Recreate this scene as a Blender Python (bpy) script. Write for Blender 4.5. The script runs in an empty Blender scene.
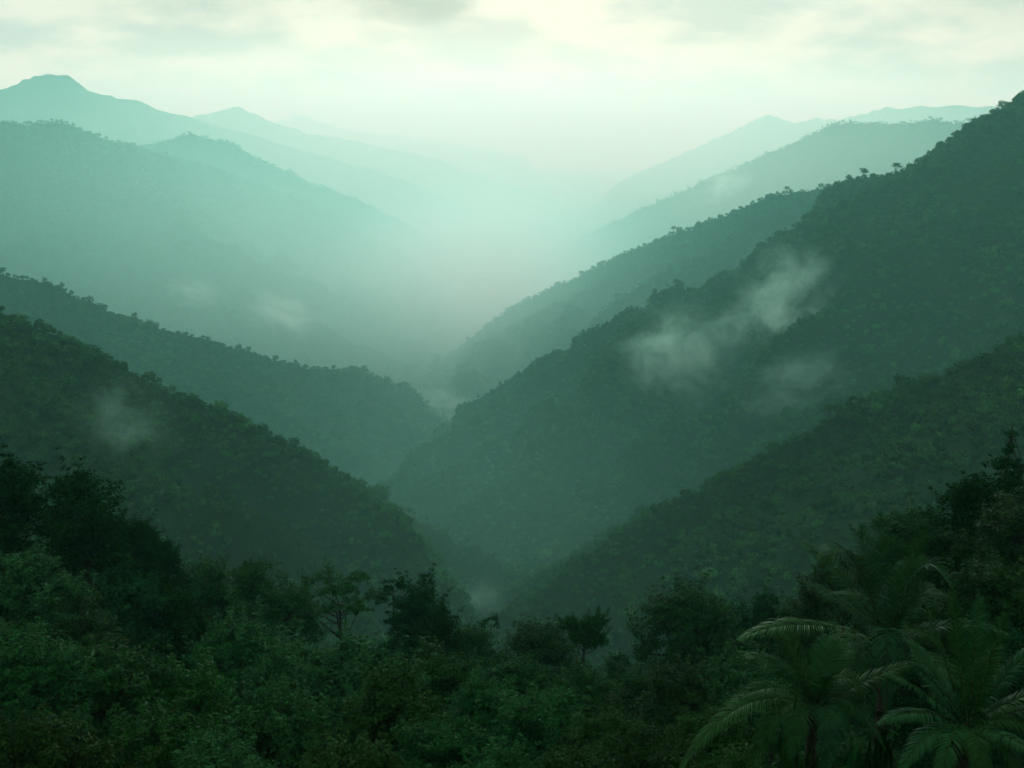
import bpy, math, random
import numpy as np
from mathutils import Vector, Matrix, Euler

random.seed(11)
SC = bpy.context.scene
COL = SC.collection
R = math.radians

# ------------------------------------------------------------------ camera and scale
CAM_Z = 700.0
LENS, SENSOR = 35.0, 36.0
F_PX = 1024 * LENS / SENSOR
PITCH = R(14.6)
CP, SP = math.cos(PITCH), math.sin(PITCH)


def at(px, py, Y):
    """World point seen along photo direction (px, py), Y metres ahead."""
    dx, dy = (px - 512) / F_PX, (384 - py) / F_PX
    d = (dx, CP + dy * SP, -SP + dy * CP)
    s = Y / d[1]
    return (d[0] * s, Y, CAM_Z + d[2] * s)


# ------------------------------------------------------------------ helpers
def tag(o, label=None, cat=None, group=None, kind=None):
    if label: o['label'] = label
    if cat: o['category'] = cat
    if group: o['group'] = group
    if kind: o['kind'] = kind
    return o


def mesh_from(name, V, Fq, mat=None, smooth=False):
    """V (n,3); Fq (m,k) faces of one size, or a list of such arrays."""
    me = bpy.data.meshes.new(name)
    V = np.asarray(V, dtype=np.float32)
    if not isinstance(Fq, list): Fq = [Fq]
    Fq = [np.asarray(f, dtype=np.int32) for f in Fq if len(f)]
    nl = sum(f.size for f in Fq); nf = sum(len(f) for f in Fq)
    me.vertices.add(len(V)); me.vertices.foreach_set('co', V.ravel())
    me.loops.add(nl); me.polygons.add(nf)
    me.loops.foreach_set('vertex_index', np.concatenate([f.ravel() for f in Fq]))
    st, a = [], 0
    for f in Fq:
        st.append(a + np.arange(len(f)) * f.shape[1]); a += f.size
    me.polygons.foreach_set('loop_start', np.concatenate(st).astype(np.int32))
    me.update(calc_edges=True)
    if smooth:
        me.polygons.foreach_set('use_smooth', np.ones(nf, dtype=bool))
    if mat: me.materials.append(mat)
    return me


def obj(name, me, parent=None, loc=(0, 0, 0), rot=(0, 0, 0), scale=(1, 1, 1)):
    o = bpy.data.objects.new(name, me)
    COL.objects.link(o)
    o.location = loc; o.rotation_euler = rot; o.scale = scale
    if parent: o.parent = parent
    return o


def _hash(i, j, seed):
    h = (i.astype(np.int64) * 374761393 + j.astype(np.int64) * 668265263 + seed * 1442695041) & 0xFFFFFFFF
    h = ((h ^ (h >> 13)) * 1274126177) & 0xFFFFFFFF
    h = h ^ (h >> 16)
    return (h & 0xFFFFFF) / float(0xFFFFFF)


def vnoise(x, y, seed=0):
    xi, yi = np.floor(x), np.floor(y)
    fx, fy = x - xi, y - yi
    fx = fx * fx * fx * (fx * (fx * 6 - 15) + 10); fy = fy * fy * fy * (fy * (fy * 6 - 15) + 10)
    a = _hash(xi, yi, seed); b = _hash(xi + 1, yi, seed)
    c = _hash(xi, yi + 1, seed); d = _hash(xi + 1, yi + 1, seed)
    return (a + (b - a) * fx) * (1 - fy) + (c + (d - c) * fx) * fy


def fbm(x, y, seed=0, oct=4):
    t, amp, tot = 0, 1.0, 0
    for k in range(oct):
        t = t + amp * (vnoise(x * 2 ** k + 13.7 * k, y * 2 ** k - 7.1 * k, seed + k) - .5); tot += amp; amp *= .5
    return t / tot * 2


# ------------------------------------------------------------------ materials
def new_mat(name):
    m = bpy.data.materials.new(name); m.use_nodes = True
    nt = m.node_tree; nt.nodes.clear()
    return m, nt, nt.nodes, nt.links


def leaf_mat(name, dark, light, rough=.45, trans=.25, spec=.35, hue=.03, per_tree=.4):
    m, nt, N, L = new_mat(name)
    out = N.new('ShaderNodeOutputMaterial')
    geo = N.new('ShaderNodeNewGeometry'); oi = N.new('ShaderNodeObjectInfo')
    mixf = N.new('ShaderNodeMath'); mixf.operation = 'MULTIPLY_ADD'
    L.new(geo.outputs['Random Per Island'], mixf.inputs[0]); mixf.inputs[1].default_value = 1 - per_tree
    m2 = N.new('ShaderNodeMath'); m2.operation = 'MULTIPLY'; L.new(oi.outputs['Random'], m2.inputs[0]); m2.inputs[1].default_value = per_tree
    L.new(m2.outputs[0], mixf.inputs[2])
    pn = N.new('ShaderNodeTexNoise'); pn.inputs['Scale'].default_value = .012; pn.inputs['Detail'].default_value = 3; L.new(oi.outputs['Location'], pn.inputs['Vector'])
    pr = N.new('ShaderNodeMapRange'); L.new(pn.outputs[0], pr.inputs[0]); pr.inputs[1].default_value = .35; pr.inputs[2].default_value = .65; pr.inputs[3].default_value = .55; pr.inputs[4].default_value = 1.25
    pw = N.new('ShaderNodeMath'); pw.operation = 'POWER'; L.new(mixf.outputs[0], pw.inputs[0]); pw.inputs[1].default_value = 1.7
    mixf = N.new('ShaderNodeMath'); mixf.operation = 'MULTIPLY'; mixf.use_clamp = True; L.new(pw.outputs[0], mixf.inputs[0]); L.new(pr.outputs[0], mixf.inputs[1])
    mx = N.new('ShaderNodeMix'); mx.data_type = 'RGBA'
    L.new(mixf.outputs[0], mx.inputs['Factor'])
    mx.inputs[6].default_value = (*dark, 1); mx.inputs[7].default_value = (*light, 1)
    hs = N.new('ShaderNodeHueSaturation')
    mr = N.new('ShaderNodeMapRange'); L.new(oi.outputs['Random'], mr.inputs[0])
    mr.inputs[3].default_value = .5 - hue; mr.inputs[4].default_value = .5 + hue
    L.new(mr.outputs[0], hs.inputs['Hue']); L.new(mx.outputs[2], hs.inputs['Color'])
    b = N.new('ShaderNodeBsdfPrincipled'); b.inputs['Roughness'].default_value = rough
    b.inputs['Specular IOR Level'].default_value = spec
    L.new(hs.outputs[0], b.inputs['Base Color'])
    if trans > 0:
        t = N.new('ShaderNodeBsdfTranslucent'); L.new(hs.outputs[0], t.inputs[0])
        ms = N.new('ShaderNodeMixShader'); ms.inputs[0].default_value = trans
        L.new(b.outputs[0], ms.inputs[1]); L.new(t.outputs[0], ms.inputs[2]); L.new(ms.outputs[0], out.inputs[0])
    else:
        L.new(b.outputs[0], out.inputs[0])
    return m


def ground_mat(name, c1, c2, scale):
    m, nt, N, L = new_mat(name)
    out = N.new('ShaderNodeOutputMaterial'); b = N.new('ShaderNodeBsdfPrincipled')
    b.inputs['Roughness'].default_value = .95; b.inputs['Specular IOR Level'].default_value = 0
    tc = N.new('ShaderNodeTexCoord'); no = N.new('ShaderNodeTexNoise'); no.inputs['Scale'].default_value = scale
    no.inputs['Detail'].default_value = 7; L.new(tc.outputs['Object'], no.inputs['Vector'])
    mx = N.new('ShaderNodeMix'); mx.data_type = 'RGBA'; L.new(no.outputs[0], mx.inputs['Factor'])
    mx.inputs[6].default_value = (*c1, 1); mx.inputs[7].default_value = (*c2, 1)
    L.new(mx.outputs[2], b.inputs['Base Color'])
    bp = N.new('ShaderNodeBump'); bp.inputs['Strength'].default_value = .6; bp.inputs['Distance'].default_value = 2
    L.new(no.outputs[0], bp.inputs['Height']); L.new(bp.outputs[0], b.inputs['Normal'])
    L.new(b.outputs[0], out.inputs[0])
    return m


M_EARTH = ground_mat('forest_floor', (.004, .012, .004), (.009, .024, .008), .15)
M_HILL = ground_mat('wooded_slope', (.006, .016, .008), (.014, .030, .014), .04)
M_BARK = ground_mat('bark', (.012, .012, .009), (.035, .034, .026), 3.0)
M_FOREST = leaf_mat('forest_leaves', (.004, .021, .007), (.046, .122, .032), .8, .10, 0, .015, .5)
M_LEAF_A = leaf_mat('broad_leaves', (.002, .015, .003), (.016, .072, .011), .5, .3, .018)
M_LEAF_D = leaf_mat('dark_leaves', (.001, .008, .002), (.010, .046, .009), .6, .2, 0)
M_LEAF_P = leaf_mat('glossy_leaves', (.003, .020, .004), (.020, .074, .017), .55, .2, .012)
M_LEAF_B = leaf_mat('fresh_leaves', (.003, .026, .004), (.015, .088, .012), .5, .3, .03)
M_PALM = leaf_mat('palm_leaflets', (.003, .020, .005), (.013, .066, .014), .5, .2, .03)
M_PALM_SHEEN = leaf_mat('sky_sheen_palm_leaflets', (.012, .050, .018), (.032, .098, .036), .45, .15, .04)  # lighter copy of the palm colour, sky reflection painted into the leaflets
M_RACHIS = ground_mat('palm_stalk', (.010, .028, .009), (.022, .045, .016), 4.0)

# ------------------------------------------------------------------ terrain
# each ridge: control points (photo direction x, y, metres ahead), slope, gully wavelength, gully depth
RIDGES = {
    'L1': ([(-330, 200, 317), (-120, 270, 376), (0, 318, 422), (60, 336, 436), (130, 371, 455), (200, 400, 462), (260, 426, 460), (330, 464, 455), (395, 515, 426), (450, 592, 399)], .70, 100, 34, 4),
    'L2': ([(-260, 215, 1107), (-100, 250, 1215), (0, 276, 1296), (50, 285, 1330), (110, 313, 1390), (180, 334, 1472), (240, 349, 1566), (300, 368, 1674), (360, 372, 1782), (410, 389, 1890), (440, 422, 1958)], .66, 190, 62, 5),
    'L3': ([(-350, 95, 2200), (-100, 112, 2500), (0, 121, 2600), (60, 124, 2650), (85, 131, 2690), (120, 142, 2750), (200, 164, 2950), (250, 183, 3080), (320, 208, 3250), (400, 250, 3400), (455, 305, 3450)], .62, 380, 120, 11),
    'L3b': ([(60, 140, 3500), (150, 143, 3550), (190, 133, 3600), (232, 145, 3700), (300, 178, 4000), (400, 218, 4300), (480, 268, 4500)], .6, 420, 70, 14),
    'L4': ([(-300, 118, 5200), (-100, 106, 5500), (0, 87, 5650), (25, 76, 5700), (48, 71, 5750), (68, 74, 5780), (90, 91, 5800), (125, 97, 5900), (150, 106, 6000), (190, 118, 6200), (290, 146, 6500), (400, 178, 6800), (480, 212, 7000)], .55, 600, 110, 24),
    'L4b': ([(150, 128, 6900), (200, 113, 7000), (232, 105, 7050), (258, 114, 7100), (285, 127, 7250), (340, 138, 7500), (420, 154, 7800), (500, 180, 8100), (560, 200, 8300)], .55, 650, 90, 24),
    'L5': ([(230, 130, 9000), (280, 120, 9100), (298, 114, 9150), (320, 122, 9200), (360, 131, 9300), (430, 140, 9500), (520, 155, 9700)], .5, 700, 90, 30),
    'R1': ([(1330, 210, 317), (1150, 280, 350), (1024, 340, 380), (960, 366, 396), (900, 389, 416), (850, 411, 422), (800, 440, 424), (720, 478, 422), (650, 514, 416), (570, 566, 403), (500, 614, 389)], .70, 100, 34, 4),
    'R2': ([(1330, -16, 900), (1150, 44, 960), (1060, 74, 1010), (1024, 92, 1035), (985, 114, 1070), (957, 143, 1110), (927, 166, 1150), (897, 173, 1190), (857, 180, 1240), (832, 186, 1280), (812, 216, 1310), (797, 238, 1340), (762, 260, 1320), (700, 309, 1260), (630, 360, 1220), (560, 413, 1180), (500, 464, 1150)], .66, 190, 85, 5),
    'R3': ([(960, 172, 2000), (900, 178, 1990), (832, 187, 1980), (770, 194, 2010), (720, 218, 2060), (675, 233, 2110), (640, 246, 2160), (580, 275, 2260), (510, 308, 2360), (470, 338, 2400), (440, 372, 2400)], .62, 260, 85, 6),
    'R4': ([(1200, 100, 3300), (1050, 112, 3500), (970, 118, 3600), (900, 121, 3700), (830, 125, 3800), (780, 147, 3900), (735, 167, 4000), (700, 182, 4100), (640, 209, 4300), (580, 237, 4500), (530, 265, 4600)], .6, 420, 70, 14),
    'R5': ([(1100, 112, 7000), (1000, 106, 7000), (940, 105, 7050), (885, 108, 7100), (850, 116, 7200), (800, 120, 7300), (768, 114, 7400), (740, 125, 7500), (700, 146, 7600), (620, 180, 7800)], .55, 650, 90, 24),
}
RP = {k: (np.array([at(*c) for c in v[0]]), *v[1:]) for k, v in RIDGES.items()}
SEED = {k: 100 + 17 * i for i, k in enumerate(RIDGES)}


def ridge_h(key, x, y):
    P, k, wl, depth, bump = RP[key]
    s = SEED[key]
    w = wl * .35
    xw = x + w * fbm(x / wl, y / wl, s + 50, 2); yw = y + w * fbm(x / wl + 9.3, y / wl + 4.1, s + 60, 2)
    best = np.full(x.shape, -1e9); bd = np.zeros(x.shape)
    for a, b in zip(P[:-1], P[1:]):
        ab = b - a; l2 = ab[0] ** 2 + ab[1] ** 2
        t = np.clip(((x - a[0]) * ab[0] + (y - a[1]) * ab[1]) / l2, 0, 1)
        d = np.hypot(x - a[0] - t * ab[0], y - a[1] - t * ab[1])
        r = wl * .04
        h = a[2] + t * ab[2] - k * (np.sqrt(d * d + r * r) - r) - .8 * wl * .3 * (1 - np.exp(-d / (wl * .3)))
        sel = h > best
        best = np.where(sel, h, best); bd = np.where(sel, d, bd)
    g = fbm(xw / wl, yw / wl, s, 4)
    rid = 1 - np.abs(g) * 2.6
    amp = np.clip(bd / (wl * .9), 0, 1)
    best = best + depth * amp * (rid - .55) + bump * fbm(x / (wl * .22), y / (wl * .22), s + 7, 3)
    return best


def fore_h(x, y):
    ax = np.sqrt(x * x + 36) - 6
    base = np.where(y < 12, -2 - 19.1 * np.clip((y + 5) / 17, 0, 1),
                    np.where(y < 130, -15 - .51 * y, -81.3 - .78 * (y - 130)))
    side = .30 * np.minimum(ax, 150) * np.clip((y + 10) / 40, 0, 1)
    return CAM_Z + base + side + 2.2 * fbm(x / 30, y / 30, 5, 3) * np.clip(y / 30, 0, 1) + 14 * fbm(x / 110, y / 110, 9, 3) * np.clip((y - 90) / 200, 0, 1)


def all_h(x, y, skip=None):
    h = np.full(x.shape, GROUND_Z)
    if skip != 'F': h = np.maximum(h, fore_h(x, y))
    for k in RP:
        if k != skip: h = np.maximum(h, ridge_h(k, x, y))
    return h


GROUND_Z = 30.0

# visibility from the camera and a few metres around it, on a polar grid
AZ = np.radians(np.linspace(-34, 34, 341)); DI = np.geomspace(15, 12000, 420)
AA, DD = np.meshgrid(AZ, DI, indexing='ij')
PX, PY = DD * np.sin(AA), DD * np.cos(AA)
PH = all_h(PX, PY)
EL = (PH - CAM_Z) / DD
RUN = np.maximum.accumulate(EL, axis=1)


def visible(x, y, z, up):
    d = np.hypot(x, y); a = np.arctan2(x, y)
    ia = np.clip(np.round((a - AZ[0]) / (AZ[1] - AZ[0])).astype(int), 0, len(AZ) - 1)
    idd = np.clip(np.searchsorted(DI, d * .985) - 1, 0, len(DI) - 1)
    run = np.minimum(np.minimum(RUN[np.clip(ia - 2, 0, len(AZ) - 1), idd], RUN[np.clip(ia + 2, 0, len(AZ) - 1), idd]), RUN[ia, idd])
    ok = (z + up - CAM_Z) / d > run
    return ok & (y > 0) & (np.abs(x) < y * .56 + 30)


def hill_mesh(name, hf, x0, x1, y0, y1, step, skip, mat, margin):
    nx, ny = int((x1 - x0) / step) + 1, int((y1 - y0) / step) + 1
    gx, gy = np.meshgrid(np.linspace(x0, x1, nx), np.linspace(y0, y1, ny))
    h = hf(gx, gy); o = all_h(gx, gy, skip)
    keep = (h > o - margin)
    idx = np.arange(nx * ny).reshape(ny, nx)
    q = np.stack([idx[:-1, :-1], idx[:-1, 1:], idx[1:, 1:], idx[1:, :-1]], -1).reshape(-1, 4)
    kf = keep.ravel()[q].any(1)
    q = q[kf]
    used = np.unique(q); re = np.full(nx * ny, -1); re[used] = np.arange(len(used))
    V = np.stack([gx, gy, h], -1).reshape(-1, 3)[used]
    return mesh_from(name, V, re[q], mat, smooth=True)


HILL_BOX = {}
for key in RP:
    P = RP[key][0]
    drop = P[:, 2].max() - GROUND_Z
    ext = min(drop / RP[key][1] * .8, 1500)
    ymid = P[:, 1].mean(); step = max(4.0, ymid / 220)
    x0, x1 = P[:, 0].min() - ext, P[:, 0].max() + ext
    y0, y1 = max(60, P[:, 1].min() - ext), P[:, 1].max() + min(ext, 500)
    me = hill_mesh('hill', lambda x, y: ridge_h(key, x, y), x0, x1, y0, y1, step, key, M_HILL, 10 + step)
    tag(obj('hill', me), kind='structure')
    HILL_BOX[key] = (x0, x1, y0, y1)
me = hill_mesh('hillside', fore_h, -420, 420, -60, 640, 4, 'F', M_EARTH, 14)
tag(obj('hillside', me), kind='structure')
n = 24
gx, gy = np.meshgrid(np.linspace(-15000, 15000, n), np.linspace(-600, 15800, n))
idx = np.arange(n * n).reshape(n, n)
q = np.stack([idx[:-1, :-1], idx[:-1, 1:], idx[1:, 1:], idx[1:, :-1]], -1).reshape(-1, 4)
tag(obj('ground', mesh_from('ground', np.stack([gx, gy, 0 * gx + GROUND_Z], -1).reshape(-1, 3), q, M_HILL)), kind='structure')


# ------------------------------------------------------------------ foliage
def rand_frames(rng, nrm, jitter):
    n = nrm + rng.normal(0, jitter, nrm.shape); n /= np.linalg.norm(n, axis=1, keepdims=True) + 1e-9
    r = rng.normal(0, 1, nrm.shape)
    t = np.cross(n, r); t /= np.linalg.norm(t, axis=1, keepdims=True) + 1e-9
    return n, t, np.cross(n, t)


def leaf_quads(rng, pos, nrm, length, width, jitter=.5, droop=.2):
    """diamond shaped leaves, folded a little along the midrib"""
    n, t, b = rand_frames(rng, nrm, jitter)
    s = rng.uniform(.65, 1.25, (len(pos), 1))
    L = length * s; W = width * s
    t = t.copy(); t[:, 2] -= droop; t /= np.linalg.norm(t, axis=1, keepdims=True)
    b = np.cross(n, t); b /= np.linalg.norm(b, axis=1, keepdims=True) + 1e-9
    V = np.stack([pos - t * L * .5, pos + b * W * .5 - t * L * .05 + n * W * .12, pos + t * L * .5, pos - b * W * .5 - t * L * .05 + n * W * .12], 1).reshape(-1, 3)
    return V, np.arange(len(V)).reshape(-1, 4)


def clumps(rng, shape, n):
    """clump centres on an uneven crown; returns centres, outward normals"""
    c, o = [], []
    for (cx, cy, cz, rx, ry, rz, w) in shape:
        k = max(1, int(n * w))
        v = rng.normal(0, 1, (k, 3)); v[:, 2] += .25
        v /= np.linalg.norm(v, axis=1, keepdims=True)
        rr = rng.uniform(.62, 1.08, (k, 1))
        c.append(np.array([cx, cy, cz]) + v * rr * np.array([rx, ry, rz])); o.append(v)
    return np.concatenate(c), np.concatenate(o)


def crown_mesh(name, seed, shape, n_cl, per, leaf, width, mat, cl_r=.5, flat=.55, up=.7, jitter=.45, droop=.2, outw=.4, sprays=0):
    rng = np.random.default_rng(seed)
    c, o = clumps(rng, shape, n_cl)
    cr = rng.uniform(.6, 1.35, len(c)) * cl_r
    if sprays:                                   # loose shoots standing out of the crown
        k = rng.choice(len(c), sprays)
        d = o[k] * rng.uniform(.6, 1.0, (sprays, 1)) + np.array([0, 0, .5]) + rng.normal(0, .25, (sprays, 3))
        c2 = np.concatenate([c[k] + d * cl_r * f for f in (.7, 1.25, 1.75)]); o2 = np.concatenate([d] * 3)
        c = np.concatenate([c, c2]); o = np.concatenate([o, o2])
        cr = np.concatenate([cr, np.repeat([.5, .4, .3], sprays) * cl_r])
    cnt = np.maximum(3, (per * (cr / cl_r) ** 1.6).astype(int))
    ii = np.repeat(np.arange(len(c)), cnt)
    v = rng.normal(0, 1, (len(ii), 3)); v /= np.linalg.norm(v, axis=1, keepdims=True)
    v *= rng.uniform(.15, 1, (len(ii), 1)) ** .6
    pos = c[ii] + v * cr[ii, None] * np.array([1, 1, flat])
    nrm = v * .5 + o[ii] * outw + np.array([0, 0, up])
    V, Fq = leaf_quads(rng, pos, nrm, leaf, width, jitter, droop)
    return mesh_from(name, V, Fq, mat), c


def tube(pts, rad, seg=7):
    pts = np.asarray(pts, float); n = len(pts)
    V = []
    for i in range(n):
        d = pts[min(i + 1, n - 1)] - pts[max(i - 1, 0)]; d /= np.linalg.norm(d) + 1e-9
        a = np.cross(d, [0.3, .9, .1]); a /= np.linalg.norm(a) + 1e-9; b = np.cross(d, a)
        th = np.arange(seg) * 2 * math.pi / seg
        V.append(pts[i] + rad[i] * (np.cos(th)[:, None] * a + np.sin(th)[:, None] * b))
    V = np.concatenate(V)
    Fq = []
    for i in range(n - 1):
        for j in range(seg):
            Fq.append((i * seg + j, i * seg + (j + 1) % seg, (i + 1) * seg + (j + 1) % seg, (i + 1) * seg + j))
    return V, np.array(Fq)


def join(parts):
    V, Fs, o = [], [], 0
    for v, f in parts:
        V.append(v); Fs.append(f + o); o += len(v)
    return np.concatenate(V), np.concatenate(Fs)


def trunk_mesh(name, seed, cl, fork_z, r0, below, n_limbs=14, lean=.3):
    rng = np.random.default_rng(seed)
    top = np.array([rng.normal(0, lean), rng.normal(0, lean), fork_z])
    pts = [np.array([0, 0, -below]), np.array([0, 0, -below * .3]), np.array([top[0] * .3, top[1] * .3, fork_z * .4]), top]
    parts = [tube(pts, [r0 * 1.25, r0, r0 * .8, r0 * .5], 9)]
    ids = rng.choice(len(cl), min(n_limbs, len(cl)), replace=False)
    for i in ids:
        s = rng.uniform(.35, 1.0)
        a = np.array([top[0] * s, top[1] * s, fork_z * s]); e = cl[i]
        m = (a + e) / 2 + np.array([0, 0, -.12 * np.linalg.norm(e - a)]) + rng.normal(0, .15, 3)
        parts.append(tube([a, m, e], [r0 * .36, r0 * .22, r0 * .06], 5))
    V, Fq = join(parts)
    return mesh_from(name, V, Fq, M_BARK, smooth=True)


# far forest trees: a crown of leaf-clump sized faces, about 1 unit across, used many times
def blob_shape(rng, k, spread=.28, top=.0):
    s = [(0, 0, .42, .36, .36, .30, .4)]
    for i in range(k):
        a = rng.uniform(0, 6.28); r = rng.uniform(.4, 1) * spread
        s.append((r * math.cos(a), r * math.sin(a), rng.uniform(.3, .62), *(rng.uniform(.16, .26, 3)), .6 / k))
    return s


FOREST_SRC = []
for i in range(7):
    rng = np.random.default_rng(300 + i)
    me, cl = crown_mesh('forest_crown', 310 + i, blob_shape(rng, 4 + i % 3), 60, 7, .115, .085, M_FOREST, cl_r=.10, flat=.7, up=.35, jitter=.35, outw=1.1)
    FOREST_SRC.append(bpy.data.objects.new('forest_crown', me))      # source meshes only, never linked to the scene


def forest_group():
    ng = bpy.data.node_groups.new('forest_scatter', 'GeometryNodeTree')
    ng.interface.new_socket('Geometry', in_out='INPUT', socket_type='NodeSocketGeometry')
    ng.interface.new_socket('Geometry', in_out='OUTPUT', socket_type='NodeSocketGeometry')
    N, L = ng.nodes, ng.links
    gi = N.new('NodeGroupInput'); go = N.new('NodeGroupOutput')
    ip = N.new('GeometryNodeInstanceOnPoints'); jg = N.new('GeometryNodeJoinGeometry')
    for s in FOREST_SRC:
        o = N.new('GeometryNodeObjectInfo'); o.inputs['Object'].default_value = s; o.inputs['As Instance'].default_value = True
        L.new(o.outputs['Geometry'], jg.inputs[0])
    def attr(nm, ty):
        a = N.new('GeometryNodeInputNamedAttribute'); a.data_type = ty; a.inputs[0].default_value = nm; return a.outputs[0]
    L.new(gi.outputs[0], ip.inputs['Points']); L.new(jg.outputs[0], ip.inputs['Instance'])
    ip.inputs['Pick Instance'].default_value = True
    L.new(attr('pick', 'INT'), ip.inputs['Instance Index'])
    er = N.new('FunctionNodeEulerToRotation'); L.new(attr('rot', 'FLOAT_VECTOR'), er.inputs[0]); L.new(er.outputs[0], ip.inputs['Rotation'])
    L.new(attr('scl', 'FLOAT_VECTOR'), ip.inputs['Scale'])
    L.new(ip.outputs[0], go.inputs[0])
    return ng


NG = forest_group()


def forest(pts, sizes, rng, label, name='forest'):
    n = len(pts)
    me = bpy.data.meshes.new(name); me.vertices.add(n)
    me.vertices.foreach_set('co', np.asarray(pts, np.float32).ravel())
    rot = np.zeros((n, 3), np.float32); rot[:, 2] = rng.uniform(0, 6.28, n); rot[:, :2] = rng.normal(0, .08, (n, 2))
    scl = np.stack([sizes * rng.uniform(.85, 1.2, n), sizes * rng.uniform(.85, 1.2, n), sizes * rng.uniform(.75, 1.25, n)], -1).astype(np.float32)
    a = me.attributes.new('rot', 'FLOAT_VECTOR', 'POINT'); a.data.foreach_set('vector', rot.ravel())
    a = me.attributes.new('scl', 'FLOAT_VECTOR', 'POINT'); a.data.foreach_set('vector', scl.ravel())
    a = me.attributes.new('pick', 'INT', 'POINT'); a.data.foreach_set('value', rng.integers(0, len(FOREST_SRC), n).astype(np.int32))
    o = obj(name, me)
    md = o.modifiers.new('scatter', 'NODES'); md.node_group = NG
    tag(o, label, 'forest', kind='stuff')
    return o


FOREST = {  # spacing, crown size, label
    'L1': (2.8, 4.1, 'dark green rainforest covering the near left hillside below the first ridge'),
    'R1': (2.8, 4.1, 'dark green rainforest covering the near right hillside above the palms'),
    'L2': (5.6, 8, 'bluish green rainforest on the second ridge at left'),
    'R2': (4.5, 6.4, 'teal rainforest on the tall steep slope at right behind mist wisps'),
    'R3': (6.5, 9, 'paler green rainforest on the long spur running down from the right'),
    'L3': (8.0, 10.5, 'pale hazy rainforest over the broad left mountain flank'),
    'L3b': (9.0, 9, 'faint forest on the ridge behind the broad left mountain'),
    'R4': (9.0, 9, 'faint blue green forest on the far right ridge'),
}
NTREES = 0
for key, (sp, size, lab) in FOREST.items():
    rng = np.random.default_rng(SEED[key])
    x0, x1, y0, y1 = HILL_BOX[key]
    nx, ny = int((x1 - x0) / sp), int((y1 - y0) / sp)
    gx, gy = np.meshgrid(x0 + (np.arange(nx) + .5) * sp, y0 + (np.arange(ny) + .5) * sp)
    gx = (gx + rng.uniform(-.48, .48, gx.shape) * sp).ravel(); gy = (gy + rng.uniform(-.48, .48, gy.shape) * sp).ravel()
    ok = np.abs(gx) < gy * .56 + 30
    gx, gy = gx[ok], gy[ok]
    h = ridge_h(key, gx, gy); o = all_h(gx, gy, key)
    ok = (h > o - 1) & visible(gx, gy, h, size * 1.3)
    gx, gy, h = gx[ok], gy[ok], h[ok]
    s = size * np.exp(rng.normal(0, .32, len(gx))) * (1 + .35 * fbm(gx / (sp * 9), gy / (sp * 9), 77, 2))
    emer = rng.random(len(gx)) < .045
    h = h - s * rng.uniform(.05, .4, len(gx)) + np.where(emer, s * .45, 0)
    forest(np.stack([gx, gy, h], -1), s, rng, lab)
    NTREES += len(gx)
print('forest trees', NTREES)

# ------------------------------------------------------------------ trees on the hills one can tell apart
MID = []
for i in range(6):
    rng = np.random.default_rng(400 + i)
    me, cl = crown_mesh('crown', 410 + i, blob_shape(rng, 5 + i % 3, .32), 90, 13, .085, .062, M_FOREST, cl_r=.10, flat=.65, up=.35, jitter=.4, outw=1.0)
    tr = trunk_mesh('trunk', 420 + i, cl, .45, .028, 1.6, 16, .02)
    MID.append((me, tr, 'full'))
for i in range(3):   # sparse, flat topped silhouettes
    rng = np.random.default_rng(440 + i)
    sh = [(rng.uniform(-.3, .3), rng.uniform(-.2, .2), rng.uniform(.55, .85), rng.uniform(.16, .28), .2, .08, .25) for _ in range(4 + i)]
    me, cl = crown_mesh('crown', 450 + i, sh, 60, 10, .08, .06, M_FOREST, cl_r=.08, flat=.5, up=.7, jitter=.6)
    tr = trunk_mesh('trunk', 460 + i, cl, .6, .025, 1.2, 14, .03)
    MID.append((me, tr, 'sparse'))


def hill_tree(name, x, y, z, size, proto, label, group, rz=0.0):
    e = obj(name, None, None, (x, y, z), (0, 0, rz)); e.empty_display_size = 1
    tag(e, label, 'tree', group)
    obj('trunk', MID[proto][1], e, scale=(size,) * 3); obj('crown', MID[proto][0], e, scale=(size,) * 3)
    return e


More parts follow.
